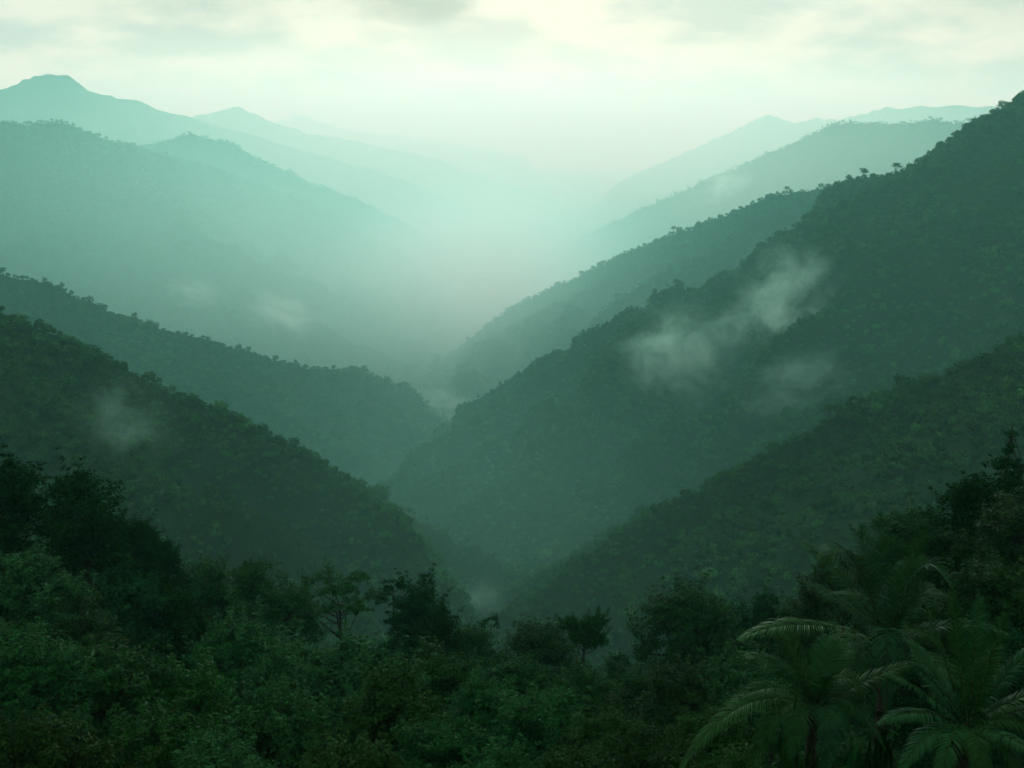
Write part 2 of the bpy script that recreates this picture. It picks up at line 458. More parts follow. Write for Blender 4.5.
RIDGE_TREES = [  # ridge, photo x, metres ahead, height above ridge, size, prototype, label
    ('R2', 985, 1070, 0, 15, 0, 'bushy tree standing proud on the high right skyline, uppermost of the ridge trees'),
    ('R2', 978, 1085, 0, 12, 6, 'thin open tree just below the uppermost bushy tree on the right skyline'),
    ('R2', 957, 1110, 0, 16, 2, 'rounded tree on the right skyline where the steep ridge drops to a shoulder'),
    ('R2', 940, 1130, 0, 12, 3, 'smaller round tree on the right skyline beside the shoulder of the steep ridge'),
    ('R2', 893, 1190, 1, 15, 7, 'flat topped open tree on the level part of the right skyline'),
    ('R2', 862, 1235, 0, 15, 8, 'wispy bare stemmed tree on the right skyline, left of the flat topped one'),
    ('R2', 846, 1260, 0, 12, 6, 'small wispy tree at the left end of the level right skyline'),
    ('R3', 786, 2000, 1, 17, 7, 'lone umbrella shaped tree on the crest of the pale right spur'),
    ('R3', 735, 2040, 0, 14, 1, 'rounded hazy tree on the crest of the pale right spur above its long slope'),
    ('R3', 675, 2110, 1, 17, 8, 'lone spreading tree breaking the long sloping crest of the pale right spur'),
    ('R3', 583, 2255, 0, 15, 4, 'hazy round tree low on the sloping crest of the pale right spur'),
    ('L1', 6, 422, 1, 10, 0, 'large dark rounded tree on the near left ridge at the edge of view'),
    ('L1', 70, 438, 0, 8, 3, 'dark bushy tree on the near left ridge beyond its large rounded neighbour'),
    ('L1', 205, 461, 0, 8, 5, 'small dark bushy tree low on the falling crest of the near left ridge'),
    ('L2', 48, 1330, 0, 14, 2, 'bluish rounded tree topping the second left ridge'),
    ('L2', 238, 1566, 0, 15, 1, 'bluish bushy tree halfway down the crest of the second left ridge'),
    ('R1', 848, 422, 1, 9, 7, 'flat topped tree on the near right spur, against the misty slope'),
    ('R1', 868, 416, 0, 9, 1, 'dense round tree next to the flat topped one on the near right spur'),
    ('R1', 905, 408, 0, 8, 4, 'dark bushy tree higher up the crest of the near right spur'),
    ('R1', 790, 423, 0, 7, 3, 'dark round tree lower down the crest of the near right spur'),
]
for key, px, Y, dz, size, pr, lab in RIDGE_TREES:
    x = (px - 512) / F_PX * Y * .985
    z = float(ridge_h(key, np.array([x]), np.array([float(Y)]))[0])
    hill_tree('hill_tree', x, Y, z + dz, size, pr, lab, 'trees standing out on the ridges', random.uniform(0, 6))

for key, lab in (('L1', 'rounded dark green canopy tree in the forest on the near left hillside'),
                 ('R1', 'rounded dark green canopy tree in the forest on the near right hillside')):
    rng = np.random.default_rng(SEED[key] + 5)
    P = RP[key][0]; got = 0
    for _ in range(4000):
        if got >= 45: break
        y = rng.uniform(270, 520); x = rng.uniform(-.55, .55) * y
        a, b = np.array([x]), np.array([y])
        h = ridge_h(key, a, b)
        if h[0] < all_h(a, b, key)[0] + 2 or not visible(a, b, h, 6.0)[0]: continue
        hill_tree('hill_tree', x, y, h[0] + .5, rng.uniform(4.5, 7.5), int(rng.integers(0, 6)), lab, lab.replace('tree', 'trees').replace('rounded dark green ', ''), rng.uniform(0, 6))
        got += 1
    print('hill trees', key, got)

# ------------------------------------------------------------------ foreground tree kinds
PROTO = {}


def proto(kind, seed, W, shape, n_cl, per, leaf, width, mat, cl_r, flat, up, jitter, droop, fork, r0, limbs=16, lean=.25):
    me, cl = crown_mesh('crown', seed, shape, n_cl, per, leaf, width, mat, cl_r, flat, up, jitter, droop, .7, int(n_cl * .35))
    co = np.empty(len(me.vertices) * 3, np.float32); me.vertices.foreach_get('co', co); z = co.reshape(-1, 3)[:, 2]
    tr = trunk_mesh('trunk', seed + 1, cl, fork, r0, 26, limbs, lean)
    PROTO.setdefault(kind, []).append((me, tr, W, float(np.percentile(z, 99.7))))


def lobes(rng, k, R0, H, rmin, rmax, flat=.75):
    s = []
    for i in range(k):
        a = i * 2.4 + rng.uniform(-.4, .4); u = (i + .5) / k
        zc = H * (.25 + .75 * u); rad = R0 * (1 - .75 * u ** 1.6) * rng.uniform(.55, 1.0)
        r = rng.uniform(rmin, rmax)
        s.append((rad * math.cos(a), rad * math.sin(a), zc, r, r * rng.uniform(.8, 1.2), r * flat, 1 / k))
    return s


for i in range(4):
    rng = np.random.default_rng(500 + i)
    proto('broad', 510 + i * 3, 7.0, lobes(rng, 17 + i, 2.9, 4.6, .6, 1.25), 270, 66, .20, .09, M_LEAF_A, .52, .5, .75, .5, .25, 3.2, .17, 22)
for i in range(3):
    rng = np.random.default_rng(530 + i)
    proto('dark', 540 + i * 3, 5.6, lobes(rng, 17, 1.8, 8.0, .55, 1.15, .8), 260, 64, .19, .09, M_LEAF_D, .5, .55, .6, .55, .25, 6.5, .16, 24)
for i in range(3):
    rng = np.random.default_rng(560 + i)
    proto('glossy', 570 + i * 3, 7.2, lobes(rng, 17, 3.0, 4.0, .55, 1.2), 280, 50, .25, .10, M_LEAF_P, .5, .6, .8, .55, .35, 2.6, .16, 26)
for i in range(3):
    rng = np.random.default_rng(590 + i)
    proto('fresh', 600 + i * 3, 5.2, lobes(rng, 13, 2.0, 3.4, .45, .95, .6), 220, 74, .18, .06, M_LEAF_B, .5, .45, .8, .5, .5, 2.4, .11, 18)
for i in range(2):
    rng = np.random.default_rng(620 + i)
    sh = [(0, 0, 5.4, 1.0, 1.0, .35, .2)] + [(2.0 * math.cos(a), 1.8 * math.sin(a), rng.uniform(4.3, 5.3), rng.uniform(.5, 1.1), rng.uniform(.5, 1.1), .3, .13) for a in np.arange(6) * 1.05 + rng.uniform(0, 1)]
    proto('umbrella', 630 + i * 3, 6.0, sh, 80, 44, .26, .09, M_LEAF_A, .42, .4, .9, .4, .45, 4.2, .13, 22, .1)
rng = np.random.default_rng(650)
proto('mophead', 651, 3.2, [(-.2, 0, 3.4, .8, .9, .5, .35), (.6, .2, 4.1, .6, .6, .35, .25), (-.9, -.2, 3.9, .55, .5, .3, .2), (.9, -.3, 3.2, .5, .5, .35, .2)], 62, 34, .55, .075, M_LEAF_A, .40, .6, .5, .4, 1.2, 3.2, .09, 14, .05)
proto('spindly', 661, 2.0, [(0, 0, 4.2, .5, .5, .25, .4), (.5, 0, 3.6, .35, .3, .2, .2), (-.5, .1, 3.8, .35, .3, .2, .2)], 16, 26, .26, .08, M_LEAF_D, .26, .45, .7, .5, .4, 3.9, .06, 9, .05)
rng = np.random.default_rng(670)
proto('pole', 671, 3.4, [(0, 0, 6.0, .10, .10, .7, .06), (.7, .1, 5.0, .5, .4, .3, .2), (-.8, -.1, 4.3, .6, .5, .35, .25), (.3, .5, 3.4, .9, .8, .5, .37)], 60, 36, .22, .10, M_LEAF_D, .30, .55, .7, .5, .3, 7.0, .07, 18, .03)
PROTO_N = {}


def near_tree(px, py, Y, wpx, kind, label, group=None, name=None):
    i = PROTO_N.get(kind, 0); PROTO_N[kind] = i + 1
    me, tr, W, top = PROTO[kind][i % len(PROTO[kind])]
    p = at(px, py, Y)
    dy = (384 - py) / F_PX
    s = wpx / F_PX * (Y / (CP + dy * SP)) / W
    gz = float(fore_h(np.array([p[0]]), np.array([float(Y)]))[0])
    e = obj(name or {'mophead': 'drooping_tree', 'pole': 'slender_tree', 'spindly': 'slender_tree'}.get(kind, 'rainforest_tree'), None, None, (p[0], Y, gz), (0, 0, (i * 1.7 + px * .01) % 6.28))
    tag(e, label, 'tree', group or 'trees of the foreground canopy')
    dz = p[2] - gz - s * top
    for nm, m in (('trunk', tr), ('crown', me)):
        obj(nm, m, e, (0, 0, dz), (0, 0, 0), (s, s, s))
    if p[2] - gz < 2.0: print('LOW', px, py, Y, round(p[2] - gz, 1))
    return e


NEAR = [
    (0, 458, 55, 120, 'dark', 'tall dark tree cut by the left edge, its top the highest of the left canopy'),
    (78, 470, 60, 125, 'dark', 'big black-green tree with knobbly rounded boughs on the left skyline'),
    (128, 516, 66, 62, 'dark', 'narrow dark tree between the knobbly big tree and two small round heads'),
    (142, 526, 70, 50, 'dark', 'small round dark tree head stepping down the left skyline, upper one of two'),
    (166, 540, 72, 42, 'dark', 'small round dark tree head stepping down the left skyline, lower one of two'),
    (205, 562, 72, 95, 'broad', 'mid green spreading tree on the left skyline right of the two small heads'),
    (250, 563, 78, 70, 'broad', 'green tree with sunlit tip on the skyline left of the umbrella tree'),
    (288, 588, 70, 70, 'broad', 'low leafy tree just left of the umbrella shaped tree'),
    (338, 572, 80, 98, 'umbrella', 'umbrella shaped tree with thin bare stem standing above the canopy'),
    (415, 580, 72, 78, 'dark', 'dark dense tree with a side bough at its top, centre left of the skyline'),
    (440, 612, 66, 80, 'dark', 'dark rounded tree leaning against the dense one with the side bough'),
    (392, 580, 74, 34, 'spindly', 'thin sprig like tree poking out left of the dense dark tree top'),
    (468, 622, 72, 70, 'broad', 'low green tree left of the slender stem in the middle of the skyline'),
    (491, 617, 84, 24, 'spindly', 'slender little tree with tiny tuft in the middle of the skyline'),
    (540, 622, 80, 85, 'broad', 'dark green rounded tree left of the drooping lollipop tree'),
    (585, 610, 68, 50, 'mophead', 'lollipop shaped tree with drooping leaves on a thin stem above the canopy'),
    (632, 664, 74, 80, 'broad', 'low tree in the dip of the canopy right of the lollipop tree'),
    (690, 588, 70, 110, 'broad', 'large green tree rising right of the canopy dip'),
    (722, 604, 76, 70, 'broad', 'tree wedged between the large green tree and the dark round one'),
    (765, 592, 74, 78, 'dark', 'dark round headed tree on the skyline left of the tall palm'),
    (808, 600, 58, 80, 'broad', 'leafy tree behind the left fronds of the tall palm'),
    (850, 560, 52, 90, 'broad', 'dim leafy tree directly behind the upright fronds of the tall palm'),
    (925, 508, 52, 110, 'broad', 'mid green tree behind the tall palm on the rising right skyline'),
    (985, 468, 48, 120, 'dark', 'dark bushy tree high on the right skyline below the pole like tree'),
    (1012, 432, 50, 62, 'pole', 'thin pole like tree with straight bare tip at the right edge'),
    (1040, 478, 42, 120, 'broad', 'leafy tree cut by the right edge under the pole like tree'),
    (955, 545, 40, 110, 'dark', 'dark tree with small leaves between tall palm and right edge'),
    (1005, 560, 34, 130, 'broad', 'broad tree at the right edge above the spiky low palm'),
    (1000, 618, 27, 130, 'dark', 'shadowy tree directly above the spiky low palm at the right edge'),
    (12, 548, 42, 120, 'glossy', 'pale leaved tree at the left edge below the tall dark trees'),
    (52, 590, 46, 110, 'broad', 'tree with feathery dark leaves in front of the knobbly big tree'),
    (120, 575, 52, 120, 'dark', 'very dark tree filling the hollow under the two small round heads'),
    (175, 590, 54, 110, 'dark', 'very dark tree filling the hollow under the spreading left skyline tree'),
    (20, 640, 30, 140, 'broad', 'leafy tree at the left edge, lower half of the picture'),
    (100, 640, 33, 150, 'broad', 'wide dome of mid green leaves in the lower left canopy'),
    (182, 655, 34, 130, 'fresh', 'feathery green tree right of the wide lower left dome'),
    (232, 618, 46, 120, 'broad', 'mid green tree behind the pale leaved trees, lower left of centre'),
    (300, 640, 38, 130, 'glossy', 'pale glossy leaved tree, left one of the big pale group'),
    (356, 640, 34, 150, 'glossy', 'biggest pale glossy leaved tree with silvery flecks below the umbrella tree'),
    (392, 672, 28, 130, 'glossy', 'pale glossy leaved tree, right one of the big pale group'),
    (270, 690, 26, 140, 'glossy', 'pale glossy tree in front of the big pale group near the bottom edge'),
    (440, 650, 46, 100, 'broad', 'dark green tree below the dense dark skyline tree'),
    (484, 672, 36, 95, 'fresh', 'bright green cascading tree beside the dark gap, bottom centre'),
    (520, 660, 50, 80, 'broad', 'small leaved green tree behind the bright green feathery one'),
    (546, 690, 31, 110, 'fresh', 'brightest green feathery tree near the bottom centre'),
    (590, 668, 52, 90, 'broad', 'dark tree below the lollipop tree'),
    (612, 712, 27, 115, 'glossy', 'rosette leaved pale tree right of the brightest feathery tree'),
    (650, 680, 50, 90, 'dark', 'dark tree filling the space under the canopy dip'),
    (684, 664, 44, 105, 'broad', 'green tree in front of the large tree right of the dip'),
    (742, 648, 44, 100, 'glossy', 'pale leaved tree left of the long horizontal palm frond'),
    (715, 702, 30, 110, 'fresh', 'soft leaved tree under the long horizontal palm frond'),
    (660, 735, 24, 110, 'broad', 'dark low tree left of the drooping palm frond at the bottom edge'),
    (778, 668, 34, 100, 'broad', 'tree hidden between the two left palms'),
    (40, 712, 21, 150, 'broad', 'dark leafy tree in the bottom left corner'),
    (150, 712, 24, 160, 'broad', 'green tree at the bottom edge below the wide lower left dome'),
    (215, 738, 20, 130, 'glossy', 'pale flecked low tree at the bottom edge left of the pale group'),
    (345, 742, 20, 150, 'glossy', 'pale flecked low tree at the bottom edge below the biggest pale tree'),
    (440, 722, 25, 120, 'broad', 'dark tree at the bottom edge left of the bright cascading tree'),
    (505, 745, 22, 110, 'fresh', 'green feathery low tree at the bottom edge below the cascading tree'),
    (580, 752, 20, 120, 'broad', 'low dark tree at the bottom edge below the rosette leaved tree'),
    (740, 752, 21, 110, 'fresh', 'soft green low tree at the bottom edge behind the drooping fronds'),
    (860, 735, 22, 120, 'broad', 'dark tree between the two low palms at the bottom edge'),
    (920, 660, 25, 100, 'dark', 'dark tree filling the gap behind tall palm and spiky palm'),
]
WIDER = {'broad': 1.22, 'dark': 1.12, 'glossy': 1.15, 'fresh': 1.2}
for r in NEAR: near_tree(r[0], r[1], r[2], r[3] * WIDER.get(r[4], 1), r[4], r[5])

# smaller trees packed between the named ones
rng = np.random.default_rng(730)
for q in range(64):
    y = 16 + 105 * ((q + rng.random()) / 64) ** 1.25; x = rng.uniform(-.6, .6) * y
    kind = ('broad', 'dark', 'broad', 'glossy')[q % 4]
    me, tr, W, top = PROTO[kind][q % len(PROTO[kind])]
    s = rng.uniform(.65, 1.0)
    gz = float(fore_h(np.array([x]), np.array([y]))[0])
    e = obj('rainforest_tree', None, None, (x, y, gz), (0, 0, rng.uniform(0, 6)))
    tag(e, 'small leafy tree packed in among the larger trees of the foreground canopy', 'tree', 'small trees filling the foreground canopy')
    hgt = rng.uniform(4.0, 7.5)
    for nm, m in (('trunk', tr), ('crown', me)): obj(nm, m, e, (0, 0, hgt - s * top), (0, 0, 0), (s, s, s))


# bushes between the trees
BUSH = []
for i in range(3):
    rng = np.random.default_rng(700 + i)
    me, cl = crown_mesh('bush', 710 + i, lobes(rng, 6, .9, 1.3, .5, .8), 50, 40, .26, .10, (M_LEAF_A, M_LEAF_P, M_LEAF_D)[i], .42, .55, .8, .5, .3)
    BUSH.append(me)
rng = np.random.default_rng(720)
got = 0
for _ in range(4000):
    if got >= 70: break
    y = rng.uniform(17, 120) ** 1.0; x = rng.uniform(-.56, .56) * y
    z = float(fore_h(np.array([x]), np.array([y]))[0])
    s = rng.uniform(1.6, 2.8)
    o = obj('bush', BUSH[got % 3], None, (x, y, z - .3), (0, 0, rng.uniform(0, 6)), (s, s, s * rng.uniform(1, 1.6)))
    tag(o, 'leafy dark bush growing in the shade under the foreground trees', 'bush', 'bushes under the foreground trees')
    got += 1

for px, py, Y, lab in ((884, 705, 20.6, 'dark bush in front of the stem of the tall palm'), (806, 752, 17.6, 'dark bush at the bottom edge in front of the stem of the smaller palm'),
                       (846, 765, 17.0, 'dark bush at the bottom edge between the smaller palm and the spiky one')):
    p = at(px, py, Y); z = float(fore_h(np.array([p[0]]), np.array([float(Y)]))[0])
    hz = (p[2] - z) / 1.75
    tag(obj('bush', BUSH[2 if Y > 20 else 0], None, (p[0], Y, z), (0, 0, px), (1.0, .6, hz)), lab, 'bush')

# ------------------------------------------------------------------ palms
def frond_mesh(P0, P1, P2, leaflet, rng, n=46, wid=.035, fold=.5):
    P0, P1, P2 = (np.array(p, float) for p in (P0, P1, P2))
    t = np.linspace(0, 1, n + 1)[:, None]
    C = (1 - t) ** 2 * P0 + 2 * t * (1 - t) * P1 + t ** 2 * P2
    T = np.gradient(C, axis=0); T /= np.linalg.norm(T, axis=1, keepdims=True)
    side = np.cross(T, [0, 0, 1.0]); side /= np.linalg.norm(side, axis=1, keepdims=True) + 1e-6
    upv = np.cross(side, T)
    V, Fq = [], []
    o = 0
    for i in range(3, n):
        u = i / n
        ln = leaflet * (math.sin(math.pi * min(1, u * .85 + .13)) ** .7) * rng.uniform(.85, 1.1)
        for sg in (-1, 1):
            if rng.random() < .04: continue
            d = side[i] * sg * (1 - .45 * u) + T[i] * (.45 + .5 * u) + upv[i] * fold * rng.uniform(.2, .6)
            d /= np.linalg.norm(d)
            pts, p, q = [], C[i].copy(), d.copy()
            for k in range(5):
                pts.append(p.copy()); p = p + q * ln / 4; q = q + np.array([0, 0, -.20 - .10 * rng.random()]); q /= np.linalg.norm(q)
            wv = np.cross(d, upv[i] + rng.normal(0, .25, 3)); wv /= np.linalg.norm(wv) + 1e-6
            for k, f in enumerate((.55, 1, .9, .6, .08)):
                V += [pts[k] - wv * wid * f * .5, pts[k] + wv * wid * f * .5]
            Fq += [(o + 2 * k, o + 2 * k + 1, o + 2 * k + 3, o + 2 * k + 2) for k in range(4)]
            o += 10
    rv, rf = tube(C[::4], np.linspace(.024, .005, len(C[::4])), 5)
    return np.array(V), np.array(Fq), rv, rf


def palm(name, label, base, fronds, leaflet, seed, r_trunk=.13, n=46, wid=.035, fold=.5, extra=10, reach=3.2, pale=()):
    rng = np.random.default_rng(seed)
    b = np.array(at(*base))
    gz = float(fore_h(np.array([b[0]]), np.array([b[1]]))[0])
    root = obj(name, None, None, (b[0], b[1], gz)); tag(root, label, 'palm', 'palms on the right')
    org = np.array([b[0], b[1], gz])
    h = b[2] - gz
    v, f = tube([(0, 0, -1), (.05, 0, h * .3), (.02, .05, h * .7), (0, 0, h - .2), (0, 0, h + .15)], [r_trunk * 1.5, r_trunk, r_trunk * .9, r_trunk * 1.2, r_trunk * .5], 10)
    obj('trunk', mesh_from('trunk', v, f, M_BARK, True), root)
    curves = [(at(*ctrl), at(*tip)) for tip, ctrl in fronds]
    for q in range(extra):                              # further fronds all round, uneven and some hanging
        az = q * 2.4 + rng.uniform(-.4, .4); el = rng.uniform(.45, 1.35); ln = reach * rng.uniform(.75, 1.1)
        d = np.array([math.cos(az) * math.cos(el), math.sin(az) * math.cos(el), math.sin(el)])
        c1 = b + d * ln * .6; curves.append((c1, c1 + d * ln * .35 + np.array([math.cos(az) * .2, math.sin(az) * .2, -rng.uniform(.05, .6)]) * ln * .6))
    for q, (c1, c2) in enumerate(curves):
        V, Fq, rv, rf = frond_mesh(b + rng.normal(0, .04, 3), c1, c2, leaflet, rng, n, wid, fold)
        fo = obj('frond', mesh_from('frond', V - org, Fq, M_PALM_SHEEN if q in pale else M_PALM), root)  # fronds listed in pale get the painted sky sheen
        obj('stalk', mesh_from('stalk', rv - org, rf, M_RACHIS, True), fo)


palm('palm_tree', 'tall palm with upright fronds and one long frond pale with sky sheen reaching left', (888, 645, 22), [
    ((822, 566, 21), (852, 508, 21.5)), ((862, 524, 22.6), (868, 590, 22)), ((880, 512, 23), (882, 590, 22.4)),
    ((926, 530, 22.5), (898, 585, 22)), ((948, 580, 21.4), (918, 530, 22)), ((738, 640, 20), (800, 606, 20.4)),
    ((846, 730, 20.3), (842, 640, 20.6)), ((944, 648, 21), (905, 610, 21)), ((886, 712, 20.2), (888, 590, 20.6)),
    ((962, 610, 24), (925, 565, 24)), ((822, 606, 24.5), (850, 565, 24)), ((905, 560, 25), (895, 590, 24)), ((934, 700, 21), (925, 620, 21.4)),
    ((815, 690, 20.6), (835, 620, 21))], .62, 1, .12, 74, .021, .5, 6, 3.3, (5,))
palm('palm_tree', 'smaller palm with fronds drooping to the bottom edge, left of the tall one', (814, 708, 19), [
    ((678, 772, 17.3), (742, 668, 18)), ((728, 706, 18.2), (778, 668, 18.4)), ((748, 772, 17.4), (784, 676, 17.8)), ((786, 632, 19.6), (802, 665, 19)),
    ((828, 636, 20), (822, 660, 19.4)), ((866, 700, 18.4), (842, 650, 18.6)), ((826, 778, 17.4), (838, 690, 17.8)), ((745, 655, 19.8), (782, 655, 19.4)),
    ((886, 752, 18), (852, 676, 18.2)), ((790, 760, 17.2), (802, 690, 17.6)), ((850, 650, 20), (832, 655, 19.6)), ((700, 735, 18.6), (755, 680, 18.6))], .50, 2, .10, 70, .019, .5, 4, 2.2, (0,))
palm('spiky_palm', 'low spiky palm with a starburst of stiff fronds in the bottom right corner', (965, 728, 15.5), [
    ((902, 634, 15.6), (930, 672, 15.5)), ((926, 606, 15.9), (944, 660, 15.6)), ((952, 590, 16.2), (958, 655, 15.8)), ((980, 596, 16.2), (973, 655, 15.8)),
    ((1006, 612, 15.8), (988, 662, 15.6)), ((1034, 645, 15.6), (1002, 678, 15.5)), ((1052, 690, 15.2), (1012, 695, 15.2)), ((1046, 742, 14.8), (1012, 705, 15)),
    ((884, 672, 15.2), (924, 688, 15.3)), ((878, 724, 14.8), (920, 700, 15)), ((898, 775, 14.3), (930, 715, 14.7)), ((938, 796, 13.9), (952, 720, 14.4)),
    ((985, 800, 13.9), (978, 720, 14.4)), ((1024, 786, 14.2), (1000, 715, 14.6)), ((915, 650, 17), (938, 680, 16.4)), ((1000, 640, 17), (985, 675, 16.4))], .36, 3, .12, 64, .024, .35, 5, 1.9)

# ------------------------------------------------------------------ mist
def mist_mat(name, dens, noise_scale, lo, hi, color=(.55, .95, .84)):
    m, nt, N, L = new_mat(name)
    out = N.new('ShaderNodeOutputMaterial'); v = N.new('ShaderNodeVolumePrincipled')
    v.inputs['Color'].default_value = (*color, 1); v.inputs['Absorption Color'].default_value = (1, 1, 1, 1); v.inputs['Anisotropy'].default_value = .3
    tc = N.new('ShaderNodeTexCoord')
    ln = N.new('ShaderNodeVectorMath'); ln.operation = 'LENGTH'; L.new(tc.outputs['Object'], ln.inputs[0])
    mr = N.new('ShaderNodeMapRange'); mr.interpolation_type = 'SMOOTHSTEP'; L.new(ln.outputs['Value'], mr.inputs[0])
    mr.inputs[1].default_value = 1; mr.inputs[2].default_value = .15; mr.inputs[3].default_value = 0; mr.inputs[4].default_value = 1
    oi = N.new('ShaderNodeObjectInfo'); ad = N.new('ShaderNodeVectorMath'); ad.operation = 'ADD'
    L.new(tc.outputs['Object'], ad.inputs[0]); L.new(oi.outputs['Location'], ad.inputs[1])
    no = N.new('ShaderNodeTexNoise'); no.inputs['Scale'].default_value = noise_scale; no.inputs['Detail'].default_value = 7; no.inputs['Roughness'].default_value = .7; no.inputs['Distortion'].default_value = .8
    L.new(ad.outputs[0], no.inputs['Vector'])
    m2 = N.new('ShaderNodeMapRange'); L.new(no.outputs[0], m2.inputs[0]); m2.inputs[1].default_value = lo; m2.inputs[2].default_value = hi
    sq = N.new('ShaderNodeMath'); sq.operation = 'POWER'; L.new(mr.outputs[0], sq.inputs[0]); sq.inputs[1].default_value = 1.2
    sb = N.new('ShaderNodeMath'); sb.operation = 'SUBTRACT'; sb.use_clamp = True; L.new(mr.outputs[0], sb.inputs[0]); L.new(m2.outputs[0], sb.inputs[1])
    mu = N.new('ShaderNodeMath'); mu.operation = 'MULTIPLY'; L.new(sb.outputs[0], mu.inputs[0]); L.new(sq.outputs[0], mu.inputs[1])
    m3 = N.new('ShaderNodeMath'); m3.operation = 'MULTIPLY'; L.new(mu.outputs[0], m3.inputs[0]); m3.inputs[1].default_value = dens
    L.new(m3.outputs[0], v.inputs['Density']); L.new(v.outputs[0], out.inputs['Volume'])
    return m


def ico(name, mat, sub=3):
    import bmesh
    bm = bmesh.new(); bmesh.ops.create_icosphere(bm, subdivisions=sub, radius=1)
    me = bpy.data.meshes.new(name); bm.to_mesh(me); bm.free(); me.materials.append(mat); return me


def first_hit(px, py):
    Y = np.geomspace(150, 11000, 900)
    P = np.array([at(px, py, y) for y in Y])
    below = P[:, 2] < all_h(P[:, 0], P[:, 1]) + 6
    return float(Y[np.argmax(below)]) if below.any() else 9000.0


W_FAINT = ico('mist', mist_mat('faint_wisp', .009, 2.4, .41, .62))
W_MAT = mist_mat('mist_wisp', .012, 2.6, .41, .60)
W_ME = ico('mist', W_MAT)
for px, py, Y, rx, rz, dens, lab in (
    (678, 360, 0, 110, 100, 1, 'largest pale mist patch drifting on the tall right slope'),
    (792, 300, 0, 90, 88, 1, 'pale mist wisp higher up the tall right slope, right of the largest'),
    (738, 328, 0, 80, 50, 0, 'faint mist streak joining the two larger patches on the tall right slope'),
    (800, 384, 0, 80, 46, 0, 'faint mist wisp low on the tall right slope under the other two'),
    (728, 185, 0, 190, 110, 1, 'small pale mist puff on the far right ridge'),
    (194, 292, 0, 150, 64, 0, 'small mist wisp on the broad left flank above the second ridge'),
    (286, 314, 0, 180, 85, 0, 'mist wisp on the broad left flank, right of the smaller one'),
    (124, 424, 0, 34, 32, 0, 'small mist puff on the dark near left hillside'),
    (481, 600, 0, 34, 22, 0, 'thin mist streak low in the gully where the near slopes meet'),
    (444, 406, 0, 130, 75, 0, 'mist wisp over the valley bottom between the spurs'),
):
    p = at(px, py, max(60.0, first_hit(px, py) - rx * .35))
    o = obj('mist', W_ME if dens else W_FAINT, None, p, (0, -.35 if px > 600 else .3, 0), (rx, rx * .8, rz))
    tag(o, lab, 'mist', kind='stuff')


def bank_mat(name, dens, color):
    m, nt, N, L = new_mat(name)
    out = N.new('ShaderNodeOutputMaterial'); v = N.new('ShaderNodeVolumePrincipled')
    v.inputs['Color'].default_value = (*color, 1); v.inputs['Absorption Color'].default_value = (1, 1, 1, 1); v.inputs['Anisotropy'].default_value = .5
    tc = N.new('ShaderNodeTexCoord')
    ln = N.new('ShaderNodeVectorMath'); ln.operation = 'LENGTH'; L.new(tc.outputs['Object'], ln.inputs[0])
    mr = N.new('ShaderNodeMapRange'); mr.interpolation_type = 'SMOOTHERSTEP'; L.new(ln.outputs['Value'], mr.inputs[0])
    mr.inputs[1].default_value = 1; mr.inputs[2].default_value = 0; mr.inputs[3].default_value = 0; mr.inputs[4].default_value = dens
    L.new(mr.outputs[0], v.inputs['Density']); L.new(v.outputs[0], out.inputs['Volume']); return m


for p, sc_, m, lab in (
    (at(490, 265, 2900), (620, 1500, 350), bank_mat('valley_mist', .0017, (.40, .96, .86)), 'bright mist filling the valley between the interlocking spurs'),
    (at(240, 225, 2350), (1600, 1150, 520), bank_mat('flank_mist', .0008, (.45, .95, .87)), 'pale mist hanging over the broad left mountain flank'),
    (at(830, 185, 3300), (1300, 1100, 480), bank_mat('ridge_mist', .0008, (.62, .95, .85)), 'pale mist hanging before the far ridges at right'),
    (at(470, 290, 2250), (1150, 1000, 430), bank_mat('slope_mist', .0006, (.45, .93, .84)), 'thin green mist lying between the middle slopes'),
    (at(465, 520, 450), (190, 260, 110), bank_mat('gully_mist', .0005, (.42, .92, .80)), 'thin teal mist in the gully where the near slopes meet'),
    (at(480, 140, 7600), (7000, 4300, 850), bank_mat('far_mist', .0008, (.70, .96, .86)), 'distant mist veiling the far end of the valley'),
):
    o = obj('mist', ico('mist', m, 4), None, p, (0, 0, 0), sc_)
    tag(o, lab, 'mist', kind='stuff')

# ------------------------------------------------------------------ haze
def haze_mat():
    m, nt, N, L = new_mat('haze_air')
    out = N.new('ShaderNodeOutputMaterial'); v = N.new('ShaderNodeVolumePrincipled')
    v.inputs['Color'].default_value = (.32, .82, .765, 1)
    v.inputs['Absorption Color'].default_value = (1, 1, 1, 1)
    v.inputs['Density'].default_value = .00016
    v.inputs['Anisotropy'].default_value = .36
    L.new(v.outputs[0], out.inputs['Volume'])
    return m


bx = np.array([(x, y, z) for x in (-16000, 16000) for y in (-800, 16000) for z in (GROUND_Z - 1, CAM_Z + 345)], float)
fq = np.array([(0, 1, 3, 2), (4, 6, 7, 5), (0, 4, 5, 1), (2, 3, 7, 6), (0, 2, 6, 4), (1, 5, 7, 3)])
tag(obj('haze', mesh_from('haze', bx, fq, haze_mat())), 'pale green haze filling the valley between the hills', 'haze', kind='stuff')

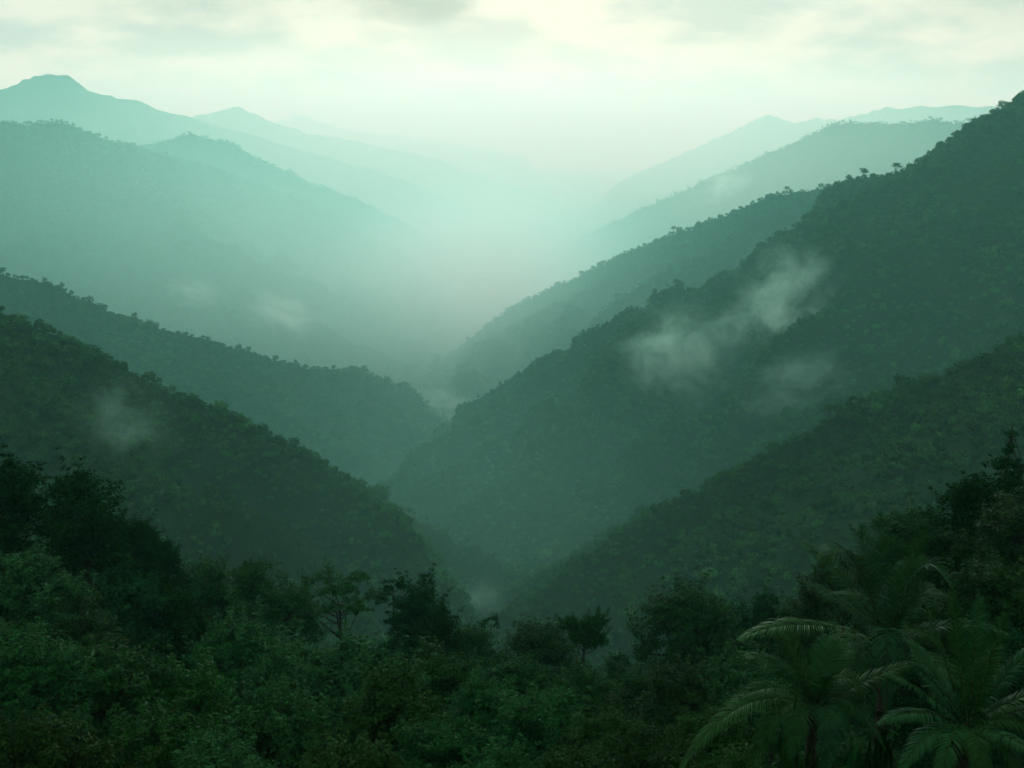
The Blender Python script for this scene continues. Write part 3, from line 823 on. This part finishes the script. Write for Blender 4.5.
# ------------------------------------------------------------------ sky and sun
SUN_EL, SUN_AZ = R(19), R(1)         # azimuth from +Y towards +X
w = bpy.data.worlds.new('World'); SC.world = w; w.use_nodes = True
N, L = w.node_tree.nodes, w.node_tree.links
N.clear()
out = N.new('ShaderNodeOutputWorld'); bg = N.new('ShaderNodeBackground'); bg.inputs['Strength'].default_value = .108
sky = N.new('ShaderNodeTexSky'); sky.sky_type = 'NISHITA'; sky.sun_disc = False
sky.sun_elevation = SUN_EL; sky.sun_rotation = SUN_AZ
tc = N.new('ShaderNodeTexCoord'); sep = N.new('ShaderNodeSeparateXYZ'); L.new(tc.outputs['Generated'], sep.inputs[0])
def math_n(op, a, b):
    m = N.new('ShaderNodeMath'); m.operation = op
    for i, v in enumerate((a, b)):
        if hasattr(v, 'links'): L.new(v, m.inputs[i])
        else: m.inputs[i].default_value = v
    return m.outputs[0]
zz = math_n('ADD', math_n('MAXIMUM', sep.outputs['Z'], 0.0), .30)
cx = math_n('DIVIDE', sep.outputs['X'], zz); cy = math_n('DIVIDE', sep.outputs['Y'], zz)
cmb = N.new('ShaderNodeCombineXYZ'); L.new(cx, cmb.inputs[0]); L.new(cy, cmb.inputs[1])
n1 = N.new('ShaderNodeTexNoise'); n1.inputs['Scale'].default_value = 3.2; n1.inputs['Detail'].default_value = 7; n1.inputs['Roughness'].default_value = .55
L.new(cmb.outputs[0], n1.inputs['Vector'])
rp = N.new('ShaderNodeValToRGB'); L.new(n1.outputs[0], rp.inputs[0])
rp.color_ramp.elements[0].position = .40; rp.color_ramp.elements[0].color = (.66, .72, .72, 1)
rp.color_ramp.elements[1].position = .58; rp.color_ramp.elements[1].color = (1.0, .97, .88, 1)
sc = N.new('ShaderNodeMix'); sc.data_type = 'RGBA'; sc.blend_type = 'MULTIPLY'; sc.inputs['Factor'].default_value = 1
L.new(rp.outputs[0], sc.inputs[6]); sc.inputs[7].default_value = (7.4, 8.5, 7.7, 1)
# an overcast sky is brighter overhead than at the horizon
el = math_n('ADD', 1.0, math_n('MULTIPLY', math_n('MAXIMUM', math_n('SUBTRACT', sep.outputs['Z'], .12), 0.0), 1.0))
# three greyer clouds low in the view
for dx, dz, wd, dk in ((-.095, .112, .085, .34), (-.29, .118, .16, .16), (.43, .105, .14, .16)):
    u = math_n('SUBTRACT', sep.outputs['X'], dx); v_ = math_n('MULTIPLY', math_n('SUBTRACT', sep.outputs['Z'], dz), 3.2)
    dist = math_n('ADD', math_n('POWER', math_n('ADD', math_n('MULTIPLY', u, u), math_n('MULTIPLY', v_, v_)), .5), math_n('MULTIPLY', math_n('SUBTRACT', n1.outputs[0], .5), .10))
    cm = N.new('ShaderNodeMapRange'); cm.interpolation_type = 'SMOOTHSTEP'; L.new(dist, cm.inputs[0])
    cm.inputs[1].default_value = wd; cm.inputs[2].default_value = wd * .2; cm.inputs[3].default_value = 1; cm.inputs[4].default_value = 1 - dk
    fr = math_n('GREATER_THAN', sep.outputs['Y'], 0.0)
    el = math_n('MULTIPLY', el, math_n('MAXIMUM', cm.outputs[0], math_n('SUBTRACT', 1.0, fr)))
vm = N.new('ShaderNodeVectorMath'); vm.operation = 'SCALE'; L.new(sc.outputs[2], vm.inputs[0]); L.new(el, vm.inputs['Scale'])
mx = N.new('ShaderNodeMix'); mx.data_type = 'RGBA'; mx.inputs['Factor'].default_value = .92
L.new(sky.outputs[0], mx.inputs[6]); L.new(vm.outputs[0], mx.inputs[7])
L.new(mx.outputs[2], bg.inputs[0]); L.new(bg.outputs[0], out.inputs[0])

sl = bpy.data.lights.new('sun', 'SUN'); sl.energy = 1.45; sl.angle = R(12); sl.color = (.72, 1, .86)
so = bpy.data.objects.new('sun', sl); COL.objects.link(so)
sd = Vector((math.sin(SUN_AZ) * math.cos(SUN_EL), math.cos(SUN_AZ) * math.cos(SUN_EL), math.sin(SUN_EL)))
so.rotation_euler = sd.to_track_quat('Z', 'Y').to_euler()
so.location = (0, 0, CAM_Z + 200)

# ------------------------------------------------------------------ camera and render settings
cam = bpy.data.cameras.new('camera'); cam.lens = LENS; cam.sensor_width = SENSOR; cam.clip_start = .1; cam.clip_end = 60000
co = bpy.data.objects.new('camera', cam); COL.objects.link(co)
co.location = (0, 0, CAM_Z); co.rotation_euler = (math.pi / 2 - PITCH, 0, 0)
SC.camera = co
SC.view_settings.view_transform = 'Standard'; SC.view_settings.look = 'None'
SC.view_settings.exposure = 0; SC.view_settings.gamma = 1; SC.view_settings.use_curve_mapping = False
SC.render.engine = 'CYCLES'
cy_ = SC.cycles
cy_.max_bounces = 8; cy_.diffuse_bounces = 2; cy_.glossy_bounces = 1; cy_.transmission_bounces = 2
cy_.volume_bounces = 5; cy_.transparent_max_bounces = 8
cy_.use_adaptive_sampling = True; cy_.adaptive_threshold = .01
cy_.use_denoising = True
cy_.volume_step_rate = 2; cy_.volume_max_steps = 64
